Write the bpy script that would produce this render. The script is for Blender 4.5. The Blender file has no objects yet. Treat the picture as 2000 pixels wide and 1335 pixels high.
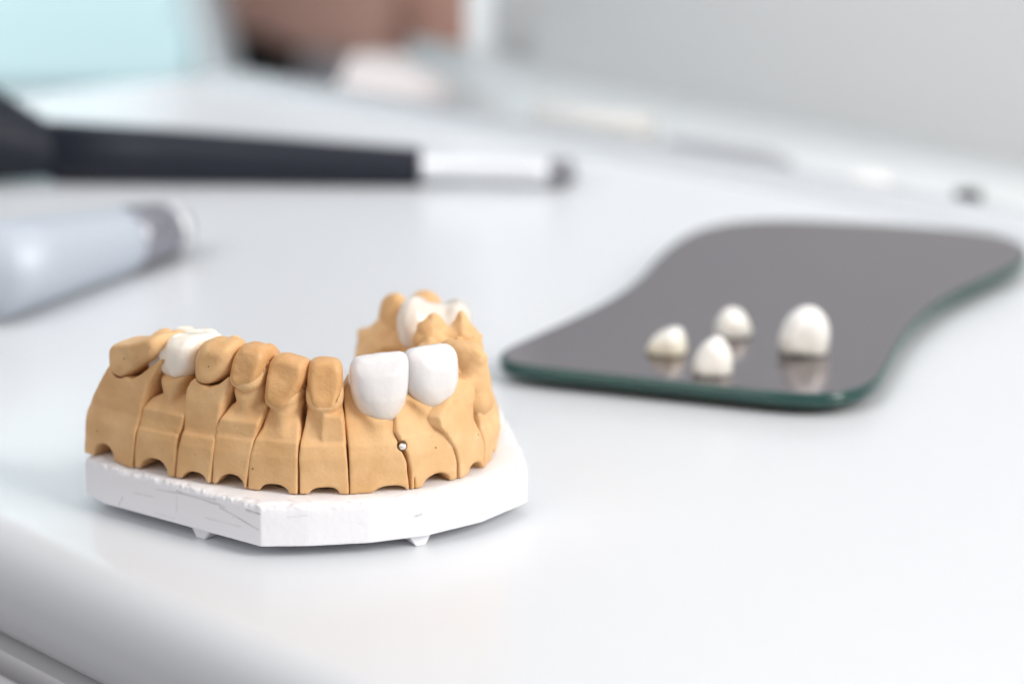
import bpy, math, random
import numpy as np
from mathutils import Vector

random.seed(4); RNG = np.random.default_rng(11)
sc = bpy.context.scene
MM = 0.001
# ---------------------------------------------------------------- camera (photo 2000 x 1335, 100 mm lens)
FPX, PITCH, CAMH = 5556.0, math.radians(16), 141.0
cam_d = bpy.data.cameras.new('camera'); cam = bpy.data.objects.new('camera', cam_d)
sc.collection.objects.link(cam); sc.camera = cam
cam.location = (0, 0, CAMH*MM); cam.rotation_euler = (math.radians(90)-PITCH, 0, 0)
cam_d.lens = 100; cam_d.sensor_width = 36; cam_d.clip_start = 0.01; cam_d.clip_end = 30
cam_d.dof.use_dof = True; cam_d.dof.focus_distance = 0.403; cam_d.dof.aperture_fstop = 11.0
cam_d.dof.aperture_blades = 0
# ---------------------------------------------------------------- world, lamps, exposure
w = bpy.data.worlds.new('World'); sc.world = w; w.use_nodes = True
bg = w.node_tree.nodes['Background']; bg.inputs[0].default_value = (0.96, 0.94, 0.97, 1); bg.inputs[1].default_value = 0.35
def area(name, loc, target, sx, sy, power, col):
    d = bpy.data.lights.new(name, 'AREA'); d.shape = 'RECTANGLE'; d.size = sx; d.size_y = sy; d.energy = power; d.color = col
    o = bpy.data.objects.new(name, d); sc.collection.objects.link(o); o.location = loc
    o.rotation_euler = (Vector(target)-Vector(loc)).to_track_quat('-Z', 'Y').to_euler(); return o
area('window_light', (0.56, 0.10, 0.42), (-0.03, 0.40, 0.01), 0.36, 0.36, 7.6, (1.0, 0.965, 0.92))
area('ceiling_light', (-0.05, 0.45, 1.05), (0.0, 0.55, 0), 0.8, 0.6, 2.2, (0.95, 0.97, 1.0))
area('side_fill_light', (-0.55, -0.05, 0.50), (-0.05, 0.40, 0.0), 0.5, 0.5, 1.6, (1.0, 0.97, 0.94))  # added low fill for the left-facing dies, not a real window
_r = area('room_fill_light', (-0.40, 0.40, 0.62), (0.1, 1.15, 0.28), 0.6, 0.5, 3.5, (0.96, 0.98, 1.0))  # added fill to brighten the wall and chair back, no real lamp
_r.data.spread = math.radians(85)
sc.view_settings.view_transform = 'Standard'; sc.view_settings.look = 'None'
sc.view_settings.exposure = 0.0; sc.view_settings.gamma = 1.0
sc.cycles.use_denoising = True
sc.cycles.max_bounces = 10; sc.cycles.diffuse_bounces = 5
sc.cycles.caustics_reflective = False; sc.cycles.caustics_refractive = False

# ---------------------------------------------------------------- measuring: photo point -> place on the table (mm)
_fw = np.array([0, math.cos(PITCH), -math.sin(PITCH)]); _up = np.array([0, math.sin(PITCH), math.cos(PITCH)])
def ray(px, py): return _fw + np.array([1., 0, 0])*(px-1000)/FPX - _up*(py-667.5)/FPX
CAM = np.array([0, 0, CAMH])
def G(px, py, z=0.0):
    d = ray(px, py); return CAM + d*(z-CAMH)/d[2]
def Q(px, py, y):
    d = ray(px, py); return CAM + d*y/d[1]

# ---------------------------------------------------------------- object helpers
def put(o, label=None, cat=None, group=None, kind=None):
    if label: o['label'] = label
    if cat: o['category'] = cat
    if group: o['group'] = group
    if kind: o['kind'] = kind
    return o
def root(name, loc, label, cat, group=None):
    o = bpy.data.objects.new(name, None); sc.collection.objects.link(o)
    o.location = Vector(loc)*MM; o.empty_display_size = 0.01; o['base'] = 1
    del o['base']; ORG[o.name] = np.array(loc, float); return put(o, label, cat, group)
ORG = {}
def link(name, V, F, mat, parent=None, base=None, smooth=True, subsurf=0):
    """V in world millimetres; F list/array of faces"""
    V = np.asarray(V, float)
    if parent is not None: org = ORG[parent.name]
    else: org = np.array(base if base is not None else [0, 0, 0], float)
    me = bpy.data.meshes.new(name); me.from_pydata(((V-org)*MM).tolist(), [], F if isinstance(F, list) else F.tolist())
    me.materials.append(mat); me.update()
    if smooth: me.polygons.foreach_set('use_smooth', [True]*len(me.polygons))
    o = bpy.data.objects.new(name, me); sc.collection.objects.link(o)
    if parent is not None: o.parent = parent
    else: o.location = Vector(org)*MM
    ORG[o.name] = org
    if subsurf:
        m = o.modifiers.new('s', 'SUBSURF'); m.levels = subsurf; m.render_levels = subsurf
    return o

# ---------------------------------------------------------------- signed-distance toolkit
def smin(a, b, k):
    h = np.clip(0.5+0.5*(b-a)/k, 0, 1); return b*(1-h)+a*h-k*h*(1-h)
def smax(a, b, k): return -smin(-a, -b, k)
def poly_sd(P, X, Y):
    """signed distance to polygon, negative inside"""
    P = np.asarray(P, float); d = np.full(X.shape, 1e9); s = np.ones(X.shape)
    n = len(P)
    for i in range(n):
        a = P[i]; b = P[i-1]; e = b-a
        wx = X-a[0]; wy = Y-a[1]
        t = np.clip((wx*e[0]+wy*e[1])/(e@e+1e-12), 0, 1)
        bx = wx-e[0]*t; by = wy-e[1]*t
        d = np.minimum(d, bx*bx+by*by)
        c1 = Y >= a[1]; c2 = Y < b[1]; c3 = e[0]*wy > e[1]*wx
        flip = (c1 & c2 & c3) | (~c1 & ~c2 & ~c3)
        s = np.where(flip, -s, s)
    return s*np.sqrt(d)
def smooth_poly(P, n=3):
    P = [np.array(p, float) for p in P]
    for _ in range(n):
        Qn = []
        for i in range(len(P)):
            a, b = P[i], P[(i+1) % len(P)]
            Qn += [a*.75+b*.25, a*.25+b*.75]
        P = Qn
    return np.array(P)
def value_noise(X, Y, Z, scale, seed):
    r = np.random.default_rng(seed); T = r.random((32, 32, 32))*2-1
    x, y, z = X/scale+7.3, Y/scale+3.1, Z/scale+5.7
    i, j, k = np.floor(x).astype(int), np.floor(y).astype(int), np.floor(z).astype(int)
    fx, fy, fz = x-i, y-j, z-k
    fx, fy, fz = [f*f*(3-2*f) for f in (fx, fy, fz)]
    g = lambda a, b, c: T[(i+a) % 32, (j+b) % 32, (k+c) % 32]
    return ((g(0,0,0)*(1-fx)+g(1,0,0)*fx)*(1-fy)+(g(0,1,0)*(1-fx)+g(1,1,0)*fx)*fy)*(1-fz) + \
           ((g(0,0,1)*(1-fx)+g(1,0,1)*fx)*(1-fy)+(g(0,1,1)*(1-fx)+g(1,1,1)*fx)*fy)*fz
def worley(g, seed, cell):
    r = np.random.default_rng(seed); lo, hi = np.array(g.lo), np.array([g.U.max(), g.V.max(), g.H.max()])
    n = int(np.prod((hi-lo)/cell)); P = r.uniform(lo, hi, (n, 3)); out = np.full(g.U.shape, 9., dtype=np.float32)
    U, V, H = g.U.astype(np.float32), g.V.astype(np.float32), g.H.astype(np.float32)
    for p in P: np.minimum(out, (U-p[0])**2+(V-p[1])**2+(H-p[2])**2, out=out)
    return np.sqrt(out)/cell-.6
def nets(S, o, h):
    """surface nets: field S (nx,ny,nz), origin o, step h -> verts, quads"""
    neg = S < 0
    c = [neg[i:S.shape[0]-1+i, j:S.shape[1]-1+j, k:S.shape[2]-1+k] for i in (0, 1) for j in (0, 1) for k in (0, 1)]
    cnt = sum(a.astype(np.int8) for a in c); act = (cnt > 0) & (cnt < 8)
    idx = np.argwhere(act); ids = -np.ones(act.shape, int); ids[tuple(idx.T)] = np.arange(len(idx))
    acc = np.zeros((len(idx), 3)); num = np.zeros(len(idx))
    cor = [(i, j, k) for i in (0, 1) for j in (0, 1) for k in (0, 1)]
    val = {q: S[idx[:, 0]+q[0], idx[:, 1]+q[1], idx[:, 2]+q[2]] for q in cor}
    for a in cor:
        for ax in range(3):
            if a[ax] == 0:
                b = list(a); b[ax] = 1; b = tuple(b)
                va, vb = val[a], val[b]; m = (va < 0) != (vb < 0)
                t = np.where(m, va/np.where(m, va-vb, 1), 0)
                p = np.tile(np.array(a, float), (len(idx), 1)); p[:, ax] += t
                acc[m] += p[m]; num[m] += 1
    V = (idx+acc/num[:, None])*h+np.array(o)
    F = []
    for ax in range(3):
        u, v = (ax+1) % 3, (ax+2) % 3
        sl0 = [slice(None)]*3; sl1 = [slice(None)]*3
        sl0[ax] = slice(0, -1); sl1[ax] = slice(1, None)
        A = neg[tuple(sl0)]; B = neg[tuple(sl1)]
        e = np.argwhere(A != B)
        e = e[(e[:, u] > 0) & (e[:, v] > 0) & (e[:, u] < S.shape[u]-1) & (e[:, v] < S.shape[v]-1)]
        ins = A[tuple(e.T)]
        def cid(du, dv):
            q = e.copy(); q[:, u] -= du; q[:, v] -= dv; return ids[tuple(q.T)]
        q = np.stack([cid(1, 1), cid(0, 1), cid(0, 0), cid(1, 0)], 1)
        q[~ins] = q[~ins][:, ::-1]
        F.append(q)
    return V, np.concatenate(F)
def relax(V, F, n=2, k=.35):
    for _ in range(n):
        acc = np.zeros_like(V); c = np.zeros(len(V))
        for a in range(4):
            for b in ((a+1) % 4, (a+3) % 4):
                np.add.at(acc, F[:, a], V[F[:, b]]); np.add.at(c, F[:, a], 1)
        V = V*(1-k)+k*acc/c[:, None]
    return V

class Grid:
    """a local frame: u along the arch, v outwards, h up"""
    def __init__(s, O, t, n, lo, hi, step=.2):
        s.O = np.array(O, float); s.t = np.array([t[0], t[1], 0.]); s.n = np.array([n[0], n[1], 0.]); s.lo = lo; s.step = step
        ax = [np.arange(lo[i], hi[i]+step, step) for i in range(3)]
        s.u, s.v, s.h = ax[0][:, None, None], ax[1][None, :, None], ax[2][None, None, :]
        s.U, s.V, s.H = np.meshgrid(*ax, indexing='ij')
    def px(s, px, py, v):
        """photo point -> (u,h) on the upright plane at offset v"""
        d = ray(px, py); P0 = s.O+s.n*v
        q = CAM+d*(((P0-CAM)@s.n)/(d@s.n))
        return np.array([(q-s.O)@s.t, q[2]-s.O[2]])
    def pxpoly(s, pts, v, sm=0):
        P = [s.px(a, b, v(i) if callable(v) else v) for i, (a, b) in enumerate(pts)]
        return smooth_poly(P, sm) if sm else np.array(P)
    def inflate(s, P, va, Df, Db, R, p=2.3, taper=None, soft=.45):
        X, Y = np.meshgrid(s.U[:, 0, 0], s.H[0, 0, :], indexing='ij')
        d = -poly_sd(P, X, Y); d = np.where(d > 0, np.minimum(d, R), d)
        for _ in range(max(3, int((soft/s.step)**2))):
            e = np.pad(d, 1, mode='edge'); d = (e[1:-1, 1:-1]*2+e[2:, 1:-1]+e[:-2, 1:-1]+e[1:-1, 2:]+e[1:-1, :-2])/6
        d = d[:, None, :]
        w = s.V-va; D = np.where(w > 0, Df, Db)
        if taper is not None: D = D*np.interp(s.H, taper[0], taper[1])
        a = np.maximum(R-d, 0); b = np.abs(w)*R/D
        return (a**p+b**p)**(1/p)-R
    def ell(s, c, r, tilt=0, p=2):
        a, b, e = s.U-c[0], s.V-c[1], s.H-c[2]
        if tilt: a, e = a*math.cos(tilt)+e*math.sin(tilt), -a*math.sin(tilt)+e*math.cos(tilt)
        if p == 2: return (np.sqrt((a/r[0])**2+(b/r[1])**2+(e/r[2])**2)-1)*min(r)
        return ((np.abs(a/r[0])**p+np.abs(b/r[1])**p+np.abs(e/r[2])**p)**(1/p)-1)*min(r)*.8
    def mesh(s, S, n=1):
        V, F = nets(S, s.lo, s.step); V = relax(V, F, n)
        return s.O+V[:, :1]*s.t+V[:, 1:2]*s.n+V[:, 2:]*np.array([0, 0, 1.]), F
    def world(s, p):
        q = np.array(p, float)-s.O; return np.array([q@s.t, q@s.n, q[2]])

# ---------------------------------------------------------------- materials
def mat(name, col, rough=.5, metal=0, spec=.5, coat=0, sss=0, sss_col=(1, .6, .4), noise=None, bump=None, trans=0, sheen=0):
    """noise=(scale, darker colour, contrast); bump=[(scale, height mm)]"""
    m = bpy.data.materials.new(name); m.use_nodes = True; nt = m.node_tree; N = nt.nodes; L = nt.links
    b = N['Principled BSDF']; b.inputs['Base Color'].default_value = (*col, 1); b.inputs['Roughness'].default_value = rough
    b.inputs['Metallic'].default_value = metal; b.inputs['Specular IOR Level'].default_value = spec
    b.inputs['Coat Weight'].default_value = coat; b.inputs['Transmission Weight'].default_value = trans
    b.inputs['Sheen Weight'].default_value = sheen
    if sss:
        b.inputs['Subsurface Weight'].default_value = sss; b.inputs['Subsurface Radius'].default_value = sss_col; b.inputs['Subsurface Scale'].default_value = .0012
    tc = N.new('ShaderNodeTexCoord')
    if noise:
        n = N.new('ShaderNodeTexNoise'); n.inputs['Scale'].default_value = noise[0]; n.inputs['Detail'].default_value = 6
        L.new(tc.outputs['Object'], n.inputs['Vector'])
        r = N.new('ShaderNodeValToRGB'); r.color_ramp.elements[0].position = .5-noise[2]; r.color_ramp.elements[1].position = .5+noise[2]
        r.color_ramp.elements[0].color = (*noise[1], 1); r.color_ramp.elements[1].color = (*col, 1)
        L.new(n.outputs['Fac'], r.inputs['Fac']); L.new(r.outputs['Color'], b.inputs['Base Color'])
    prev = None
    for i, (s_, hgt) in enumerate(bump or []):
        n = N.new('ShaderNodeTexNoise'); n.inputs['Scale'].default_value = s_; n.inputs['Detail'].default_value = 4
        L.new(tc.outputs['Object'], n.inputs['Vector'])
        bp = N.new('ShaderNodeBump'); bp.inputs['Distance'].default_value = hgt*MM; bp.inputs['Strength'].default_value = 1
        L.new(n.outputs['Fac'], bp.inputs['Height'])
        if prev: L.new(prev.outputs['Normal'], bp.inputs['Normal'])
        prev = bp
    if prev: L.new(prev.outputs['Normal'], b.inputs['Normal'])
    return m
def gypsum_mat():
    m = mat('tan_gypsum', (.74, .45, .22), .62, spec=.35, sss=.05, sss_col=(1, .5, .25), bump=[(380, .18), (2200, .06)])
    nt = m.node_tree; N = nt.nodes; L = nt.links; b = N['Principled BSDF']; tc = N['Texture Coordinate']
    n1 = N.new('ShaderNodeTexNoise'); n1.inputs['Scale'].default_value = 160; n1.inputs['Detail'].default_value = 5
    r1 = N.new('ShaderNodeValToRGB'); r1.color_ramp.elements[0].position = .35; r1.color_ramp.elements[1].position = .68
    r1.color_ramp.elements[0].color = (.66, .39, .175, 1); r1.color_ramp.elements[1].color = (.77, .495, .25, 1)
    L.new(tc.outputs['Object'], n1.inputs['Vector']); L.new(n1.outputs['Fac'], r1.inputs['Fac'])
    # pale scuffs
    n3 = N.new('ShaderNodeTexNoise'); n3.inputs['Scale'].default_value = 330; n3.inputs['Detail'].default_value = 7; n3.inputs['Distortion'].default_value = .6
    r3 = N.new('ShaderNodeValToRGB'); r3.color_ramp.elements[0].position = .62; r3.color_ramp.elements[1].position = .78
    r3.color_ramp.elements[0].color = (0, 0, 0, 1); r3.color_ramp.elements[1].color = (.5, .5, .5, 1)
    L.new(tc.outputs['Object'], n3.inputs['Vector']); L.new(n3.outputs['Fac'], r3.inputs['Fac'])
    mx2 = N.new('ShaderNodeMix'); mx2.data_type = 'RGBA'; mx2.inputs['B'].default_value = (.82, .60, .39, 1)
    L.new(r3.outputs['Color'], mx2.inputs['Factor']); L.new(r1.outputs['Color'], mx2.inputs['A'])
    # tiny air bubbles
    vo = N.new('ShaderNodeTexVoronoi'); vo.inputs['Scale'].default_value = 260; vo.inputs['Randomness'].default_value = 1
    L.new(tc.outputs['Object'], vo.inputs['Vector'])
    r2 = N.new('ShaderNodeValToRGB'); r2.color_ramp.elements[0].position = .035; r2.color_ramp.elements[1].position = .05
    r2.color_ramp.elements[0].color = (1, 1, 1, 1); r2.color_ramp.elements[1].color = (0, 0, 0, 1)
    L.new(vo.outputs['Distance'], r2.inputs['Fac'])
    mx = N.new('ShaderNodeMix'); mx.data_type = 'RGBA'; mx.inputs['B'].default_value = (.25, .13, .06, 1)
    L.new(r2.outputs['Color'], mx.inputs['Factor']); L.new(mx2.outputs['Result'], mx.inputs['A']); L.new(mx.outputs['Result'], b.inputs['Base Color'])
    return m
GYP = gypsum_mat()
STUMP = mat('sealed_gypsum', (.67, .385, .17), .42, spec=.4, sss=.05, sss_col=(1, .5, .25), noise=(260, (.60, .325, .13), .2), bump=[(500, .25), (2400, .04)])
def crown_mat(name, top, low, z0, z1, sss=.45, rough=.22):
    m = mat(name, top, rough, spec=.5, coat=.25, sss=sss, sss_col=(1, .8, .65), bump=[(350, .18), (1500, .03)])
    nt = m.node_tree; N = nt.nodes; L = nt.links; b = N['Principled BSDF']
    b.inputs['Coat Roughness'].default_value = .12; b.inputs['Subsurface Scale'].default_value = .0015
    g = N.new('ShaderNodeSeparateXYZ'); L.new(N['Texture Coordinate'].outputs['Object'], g.inputs[0])
    mr = N.new('ShaderNodeMapRange'); mr.inputs['From Min'].default_value = z0*MM; mr.inputs['From Max'].default_value = z1*MM
    L.new(g.outputs['Z'], mr.inputs['Value'])
    mx = N.new('ShaderNodeMix'); mx.data_type = 'RGBA'; mx.inputs['A'].default_value = (*low, 1); mx.inputs['B'].default_value = (*top, 1)
    L.new(mr.outputs['Result'], mx.inputs['Factor']); L.new(mx.outputs['Result'], b.inputs['Base Color'])
    return m
CER = crown_mat('bright_ceramic', (.72, .70, .70), (.70, .61, .50), 0, 6)
CER_W = crown_mat('warm_ceramic', (.92, .85, .75), (.88, .75, .62), 0, 5)
CER_L = crown_mat('loose_ceramic', (.88, .865, .84), (.87, .83, .76), 0, 7)
CER_Y = crown_mat('yellowed_ceramic', (.88, .86, .81), (.82, .73, .56), 0, 4)
STEEL = mat('steel', (.75, .75, .76), .25, 1)
TABLE = mat('white_laminate', (.71, .73, .755), .27, spec=.5, noise=(9, (.70, .72, .75), .3), bump=[(60, .03)])
BODYM = mat('cabinet_white', (.74, .74, .77), .4)
WALLM = mat('grey_wall_paint', (.84, .835, .83), .8, noise=(6, (.81, .80, .80), .3), bump=[(300, .2)])
BLACK = mat('black_rubber', (.010, .012, .022), .5, spec=.3, noise=(30, (.008, .010, .018), .3), bump=[(900, .05)])
CHROME = mat('brushed_chrome', (.80, .81, .83), .42, .75, noise=(40, (.7, .71, .74), .3))
CHROMED = mat('dark_chrome', (.22, .22, .24), .3, 1, bump=[(400, .05)])
GREYP = mat('grey_plastic', (.34, .34, .36), .4, bump=[(400, .05)])
WHITEP = mat('white_plastic', (.86, .85, .83), .35, bump=[(200, .05)])
CYAN = mat('pale_cyan_vinyl', (.66, .90, .93), .45, sheen=.1, noise=(8, (.64, .88, .92), .3), bump=[(80, .3)])
PALE = mat('pale_vinyl', (.82, .90, .93), .5, bump=[(80, .3)])
SKIN = mat('skin', (.78, .50, .41), .5, sss=.15, noise=(40, (.70, .41, .32), .2), bump=[(200, .3)])
DARKC = mat('black_cloth', (.012, .012, .013), .9, noise=(50, (.02, .02, .02), .3), bump=[(300, .4)])
OLIVE = mat('olive_cloth', (.42, .36, .27), .9, noise=(60, (.34, .28, .21), .3), bump=[(300, .4)])
NAPK = mat('pink_paper', (.60, .555, .55), .9, bump=[(100, .3)])
FLOORM = mat('pale_vinyl_floor', (.6, .6, .62), .4, noise=(3, (.55, .55, .57), .3))

# ---------------------------------------------------------------- the setting
def prism(outline, z0, z1, r=0, seg=5):
    """closed outline (mm, ccw), rounded rim r top and bottom"""
    P = np.array(outline, float); n = len(P)
    T = np.roll(P, -1, 0)-np.roll(P, 1, 0); T /= np.linalg.norm(T, axis=1)[:, None]; Nn = np.stack([T[:, 1], -T[:, 0]], 1)
    rings = []
    for i in range(seg+1):
        a = math.pi/2*i/seg if r else 0
        rings.append((r*(1-math.sin(a)), z0+r*(1-math.cos(a))))
        if not r: break
    for i in range(seg+1):
        a = math.pi/2*i/seg if r else 0
        rings.append((r*(1-math.cos(a)), z1-r*(1-math.sin(a))))
        if not r: break
    V = []
    for ins, z in rings:
        q = P-Nn*ins; V += [[x, y, z] for x, y in q]
    F = []
    for k in range(len(rings)-1):
        for i in range(n):
            j = (i+1) % n; F.append([k*n+i, k*n+j, (k+1)*n+j, (k+1)*n+i])
    F.append(list(range(n))[::-1]); F.append([(len(rings)-1)*n+i for i in range(n)])
    return V, F
def round_corners(P, r, seg=6):
    P = [np.array(p, float)[:2] for p in P]; out = []
    for i in range(len(P)):
        a, b, c = P[i-1], P[i], P[(i+1) % len(P)]
        rr = r[i] if isinstance(r, (list, tuple)) else r
        u = (a-b)/np.linalg.norm(a-b); v = (c-b)/np.linalg.norm(c-b)
        p0, p1 = b+u*rr, b+v*rr
        for k in range(seg+1):
            t = k/seg; out.append(p0*(1-t)**2+b*2*t*(1-t)+p1*t*t)
    return out
def resample(P, step):
    P = np.array(P); out = []
    for i in range(len(P)):
        a, b = P[i], P[(i+1) % len(P)]; n = max(1, int(np.linalg.norm(b-a)/step))
        for k in range(n): out.append(a+(b-a)*k/n)
    return np.array(out)
def box(c, s, rz=0, bev=0):
    x, y, z = np.array(s)/2.; P = [(-x, -y), (x, -y), (x, y), (-x, y)]
    if bev: P = round_corners(P, bev)
    V, F = prism(P, -z, z, bev*.5 if bev else 0, 3)
    V = np.array(V); R = np.array([[math.cos(rz), -math.sin(rz), 0], [math.sin(rz), math.cos(rz), 0], [0, 0, 1]])
    return V@R.T+np.array(c), F
fa = G(0, 1060)[:2]; fb = G(580, 1335)[:2]; fd = (fb-fa)/np.linalg.norm(fb-fa)
ca = G(410, 135)[:2]; cb = G(2000, 425)[:2]; rd = (cb-ca)/np.linalg.norm(cb-ca)
la = G(0, 180)[:2]; ld = (la-ca)/np.linalg.norm(la-ca)
A_ = np.array([ld, -(-fd)]).T; sol = np.linalg.solve(np.array([ld, fd]).T, fa-ca); corner = ca+ld*sol[0]
tbl = [corner, fb+fd*420, cb+rd*420, ca]
tbl_o = round_corners(tbl, [18, 30, 30, 12])
Vt, Ft = prism(tbl_o, -18, 0, 8, 10)
link('tabletop', Vt, Ft, TABLE); put(bpy.data.objects['tabletop'], 'glossy white tabletop with rounded front edge under the dental model', None, kind='structure')
cen = np.mean(tbl, axis=0)
ins = [cen+(p-cen)*.990 for p in np.array(tbl)]
Vt, Ft = prism(round_corners(ins, 14), -22, -18.01)
link('table_gap', Vt, Ft, mat('gap_grey', (.5, .5, .52), .6)); put(bpy.data.objects['table_gap'], kind='structure')
Vt, Ft = prism(round_corners([cen+(p-cen)*1.0 for p in np.array(tbl)], 16), -250, -22.02, 3)
link('table_cabinet', Vt, Ft, BODYM); put(bpy.data.objects['table_cabinet'], kind='structure')
# raised rim along the rear edge
rn = np.array([-rd[1], rd[0]]); rn = rn if rn@(ca-cen) > 0 else -rn
prof = [(-15, 0.01), (-13, 1.2), (-10.5, 2.2), (-8, 2.6), (-4, 2.6), (-1.5, 2.0), (0, .8), (0.4, -3)]
p0, p1 = ca+rd*10, cb+rd*410
V = []; F = []
for e in (p0, p1):
    for o_, z in prof: V.append([*(e+rn*o_), z])
k = len(prof); F = [[i, i+1, k+i+1, k+i] for i in range(k-1)]+[list(range(k))[::-1], [k+i for i in range(k)], [0, k, 2*k-1, k-1]]
link('table_rim', V, F, TABLE); put(bpy.data.objects['table_rim'], kind='structure')
# counter behind, wall, door jamb, far wall, floor
wa = G(1045, 100)[:2]; wb = G(2000, 285)[:2]; wd = (wb-wa)/np.linalg.norm(wb-wa); wn = np.array([-wd[1], wd[0]]); wn = wn if wn[1] > 0 else -wn
cnt = [ca+rn*4-rd*-150, cb+rn*4+rd*400, wb+wd*500+wn*5, wa-wd*60+wn*5]
Vt, Ft = prism([cnt[0], cnt[1], cnt[2], cnt[3]], -60, -4, 0)
link('counter', Vt, Ft, mat('counter_laminate', (.70, .715, .72), .35, bump=[(90, .05)])); put(bpy.data.objects['counter'], kind='structure')
q = [wa, wb+wd*900, wb+wd*900+wn*60, wa+wn*60]
Vt, Ft = prism(q, -260, 900); link('wall', Vt, Ft, WALLM); put(bpy.data.objects['wall'], kind='structure')
a2 = np.array([-4.5, 822.])
q = [a2, a2+wd*900, a2+wd*900+wn*40, a2+wn*40]
Vt, Ft = prism(q, -260, 900); link('wall_recess', Vt, Ft, mat('recess_paint', (.84, .84, .84), .8, bump=[(300, .2)])); put(bpy.data.objects['wall_recess'], kind='structure')
Vt, Ft = box([-8.9, 826, 300], [8.6, 10, 1150], 0, 1.5)
link('door_frame', Vt, Ft, mat('frame_paint', (.86, .88, .89), .35)); put(bpy.data.objects['door_frame'], kind='structure')
Vt, Ft = box([-300, 3000, 500], [6000, 60, 3200]); link('far_wall', Vt, Ft, mat('far_paint', (.82, .84, .86), .8)); put(bpy.data.objects['far_wall'], kind='structure')
Vt, Ft = box([0, 1000, -810], [6000, 4500, 20]); link('floor', Vt, Ft, FLOORM); put(bpy.data.objects['floor'], kind='structure')

# ---------------------------------------------------------------- dental model: arch of sawn dies on a base plate
Z0 = 8.1
B = np.array([(-63.8, 403.2), (-55.8, 396), (-49, 391.4), (-43.6, 388.6), (-38.2, 386.3), (-30.6, 383.9), (-23.2, 384.1), (-14.5, 386.1),
              (-7.6, 390.9), (-3.9, 396), (-2.0, 404.4), (-2.4, 415), (-5, 428.5), (-9.5, 441)])
Cc = np.array([(-55.4, 411.7), (-49.2, 404.8), (-43.5, 401), (-39.2, 398.7), (-34.9, 396.8), (-29.3, 394.8), (-24.1, 395), (-19.5, 395.9),
               (-15.9, 398.2), (-13.8, 400.7), (-13.7, 406.8), (-14.4, 416), (-18, 426), (-26, 436)])
model = root('dental_model', (-31, 402, 0), 'tan gypsum dental arch of sawn dies on a scratched white base plate', 'dental model')
DEF = dict(F=[(0, 0), (8, 0), (12, -2), (16, -3.5)], Bk=[(0, 12), (10, 12), (15, 10.5), (18, 9)], sm=1)
def facets(g, seed, amp=.2, n=14, lo=4):
    r = np.random.default_rng(seed); out = np.full(g.U[:, 0, :].shape, 9.)
    for _ in range(n):
        c = r.uniform((-5, lo), (5, 18)); s_ = r.normal(0, .26, 2)
        out = np.minimum(out, r.uniform(-amp, amp*1.6)+(g.U[:, 0, :]-c[0])*s_[0]+(g.H[:, 0, :]-c[1])*s_[1])
    out = np.clip(out, -amp*3.0, amp)
    return (out*np.clip((g.H[:, 0, :]-lo)/3, 0.12, 1))[:, None, :]
def frame(i, step=.2, lo=None, hi=None):
    if i == 0: lo, hi = (-9.5, -19, -.6), (15, 2.6, 21.5)
    b0, b1 = B[i], B[i+1]; t = (b1-b0)/np.linalg.norm(b1-b0); n = np.array([t[1], -t[0]])
    O = np.array([*(b0+b1)/2, Z0]); L = np.linalg.norm(b1-b0)/2
    g = Grid(O, t, n, lo or (-L-4, -16, -.6), hi or (L+4, 2.6, 21.5), step)
    def line(b, c):
        p = g.world([*b, Z0]); q = g.world([*c, Z0]); return p[0], (q[0]-p[0])/(q[1]-p[1])
    g.uL, g.aL = line(b0, Cc[i]); g.uR, g.aR = line(b1, Cc[i+1]); return g
def warp_sd(g, P):
    """polygon extruded inwards between the two saw cuts"""
    vs = np.arange(g.V.shape[1]); out = np.empty(g.U.shape)
    X, Y = np.meshgrid(g.U[:, 0, 0], g.H[0, 0, :], indexing='ij')
    # exact on a fine table, looked up along u
    us = np.linspace(g.U.min()*2-6, g.U.max()*2+6, 400)
    TX, TY = np.meshgrid(us, g.H[0, 0, :], indexing='ij'); T = poly_sd(P, TX, TY)
    for k in vs:
        v = min(g.V[0, k, 0], 0); clo = .3*min(1, max(0, (-v-1)/2)); l, r = g.uL+g.aL*v-clo, g.uR+g.aR*v+clo; sc_ = (g.uR-g.uL)/max(r-l, 1.2)
        ue = g.uL+(g.U[:, 0, 0]-l)*sc_
        f = np.clip((ue-us[0])/(us[1]-us[0]), 0, 398.99); i0 = f.astype(int); fr = (f-i0)[:, None]
        out[:, k, :] = (T[i0]*(1-fr)+T[i0+1]*fr)/max(1, sc_)
    return out
def prof_f(tab, H): x, y = zip(*tab); return np.interp(H, x, y)
def body_sd(g, P, Ft, Bt, seed, amp=.2, kedge=.35, lo=4):
    S = warp_sd(g, P)
    Fr = prof_f(Ft, g.H)+facets(g, seed, amp, lo=lo)
    Bk = prof_f(Bt, g.H)
    S = smax(S, (g.V-Fr)*.85, kedge); S = smax(S, (-g.V-Bk)*.9, 1.2)
    return S
def body_poly(g, pts, Ft):
    """photo outline of a die face -> (u,h); the face leans in with height"""
    out = []
    for a, b in pts:
        v = 0
        for _ in range(6):
            q = g.px(a, b, v); v = float(np.interp(q[1], *zip(*Ft)))
        out.append(q)
    return np.array(out)
def notch(g, S, x0, x1, ytop, skew=0):
    a = g.px(x0, ytop+8, 0)[0]; b = g.px(x1, ytop+14, 0)[0]
    # roof height: at mid
    xm = (x0+x1)/2; hh = g.px(xm, ytop, 0)[1]
    c = (a+b)/2; w_ = (b-a)/2
    uu = (g.U-c-skew*g.H)/w_
    N_ = ((np.abs(uu)**2.2+(np.maximum(g.H, 0)/hh)**2.2)**(1/2.2)-1)*hh
    return smax(S, -N_, .15)
def cusp(g, S, px, py, v, r, k=1.0, tilt=0):
    q = g.px(px, py, v); c = (q[0], v, q[1]-r[2]); return smin(S, g.ell(c, r, tilt), k)
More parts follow.
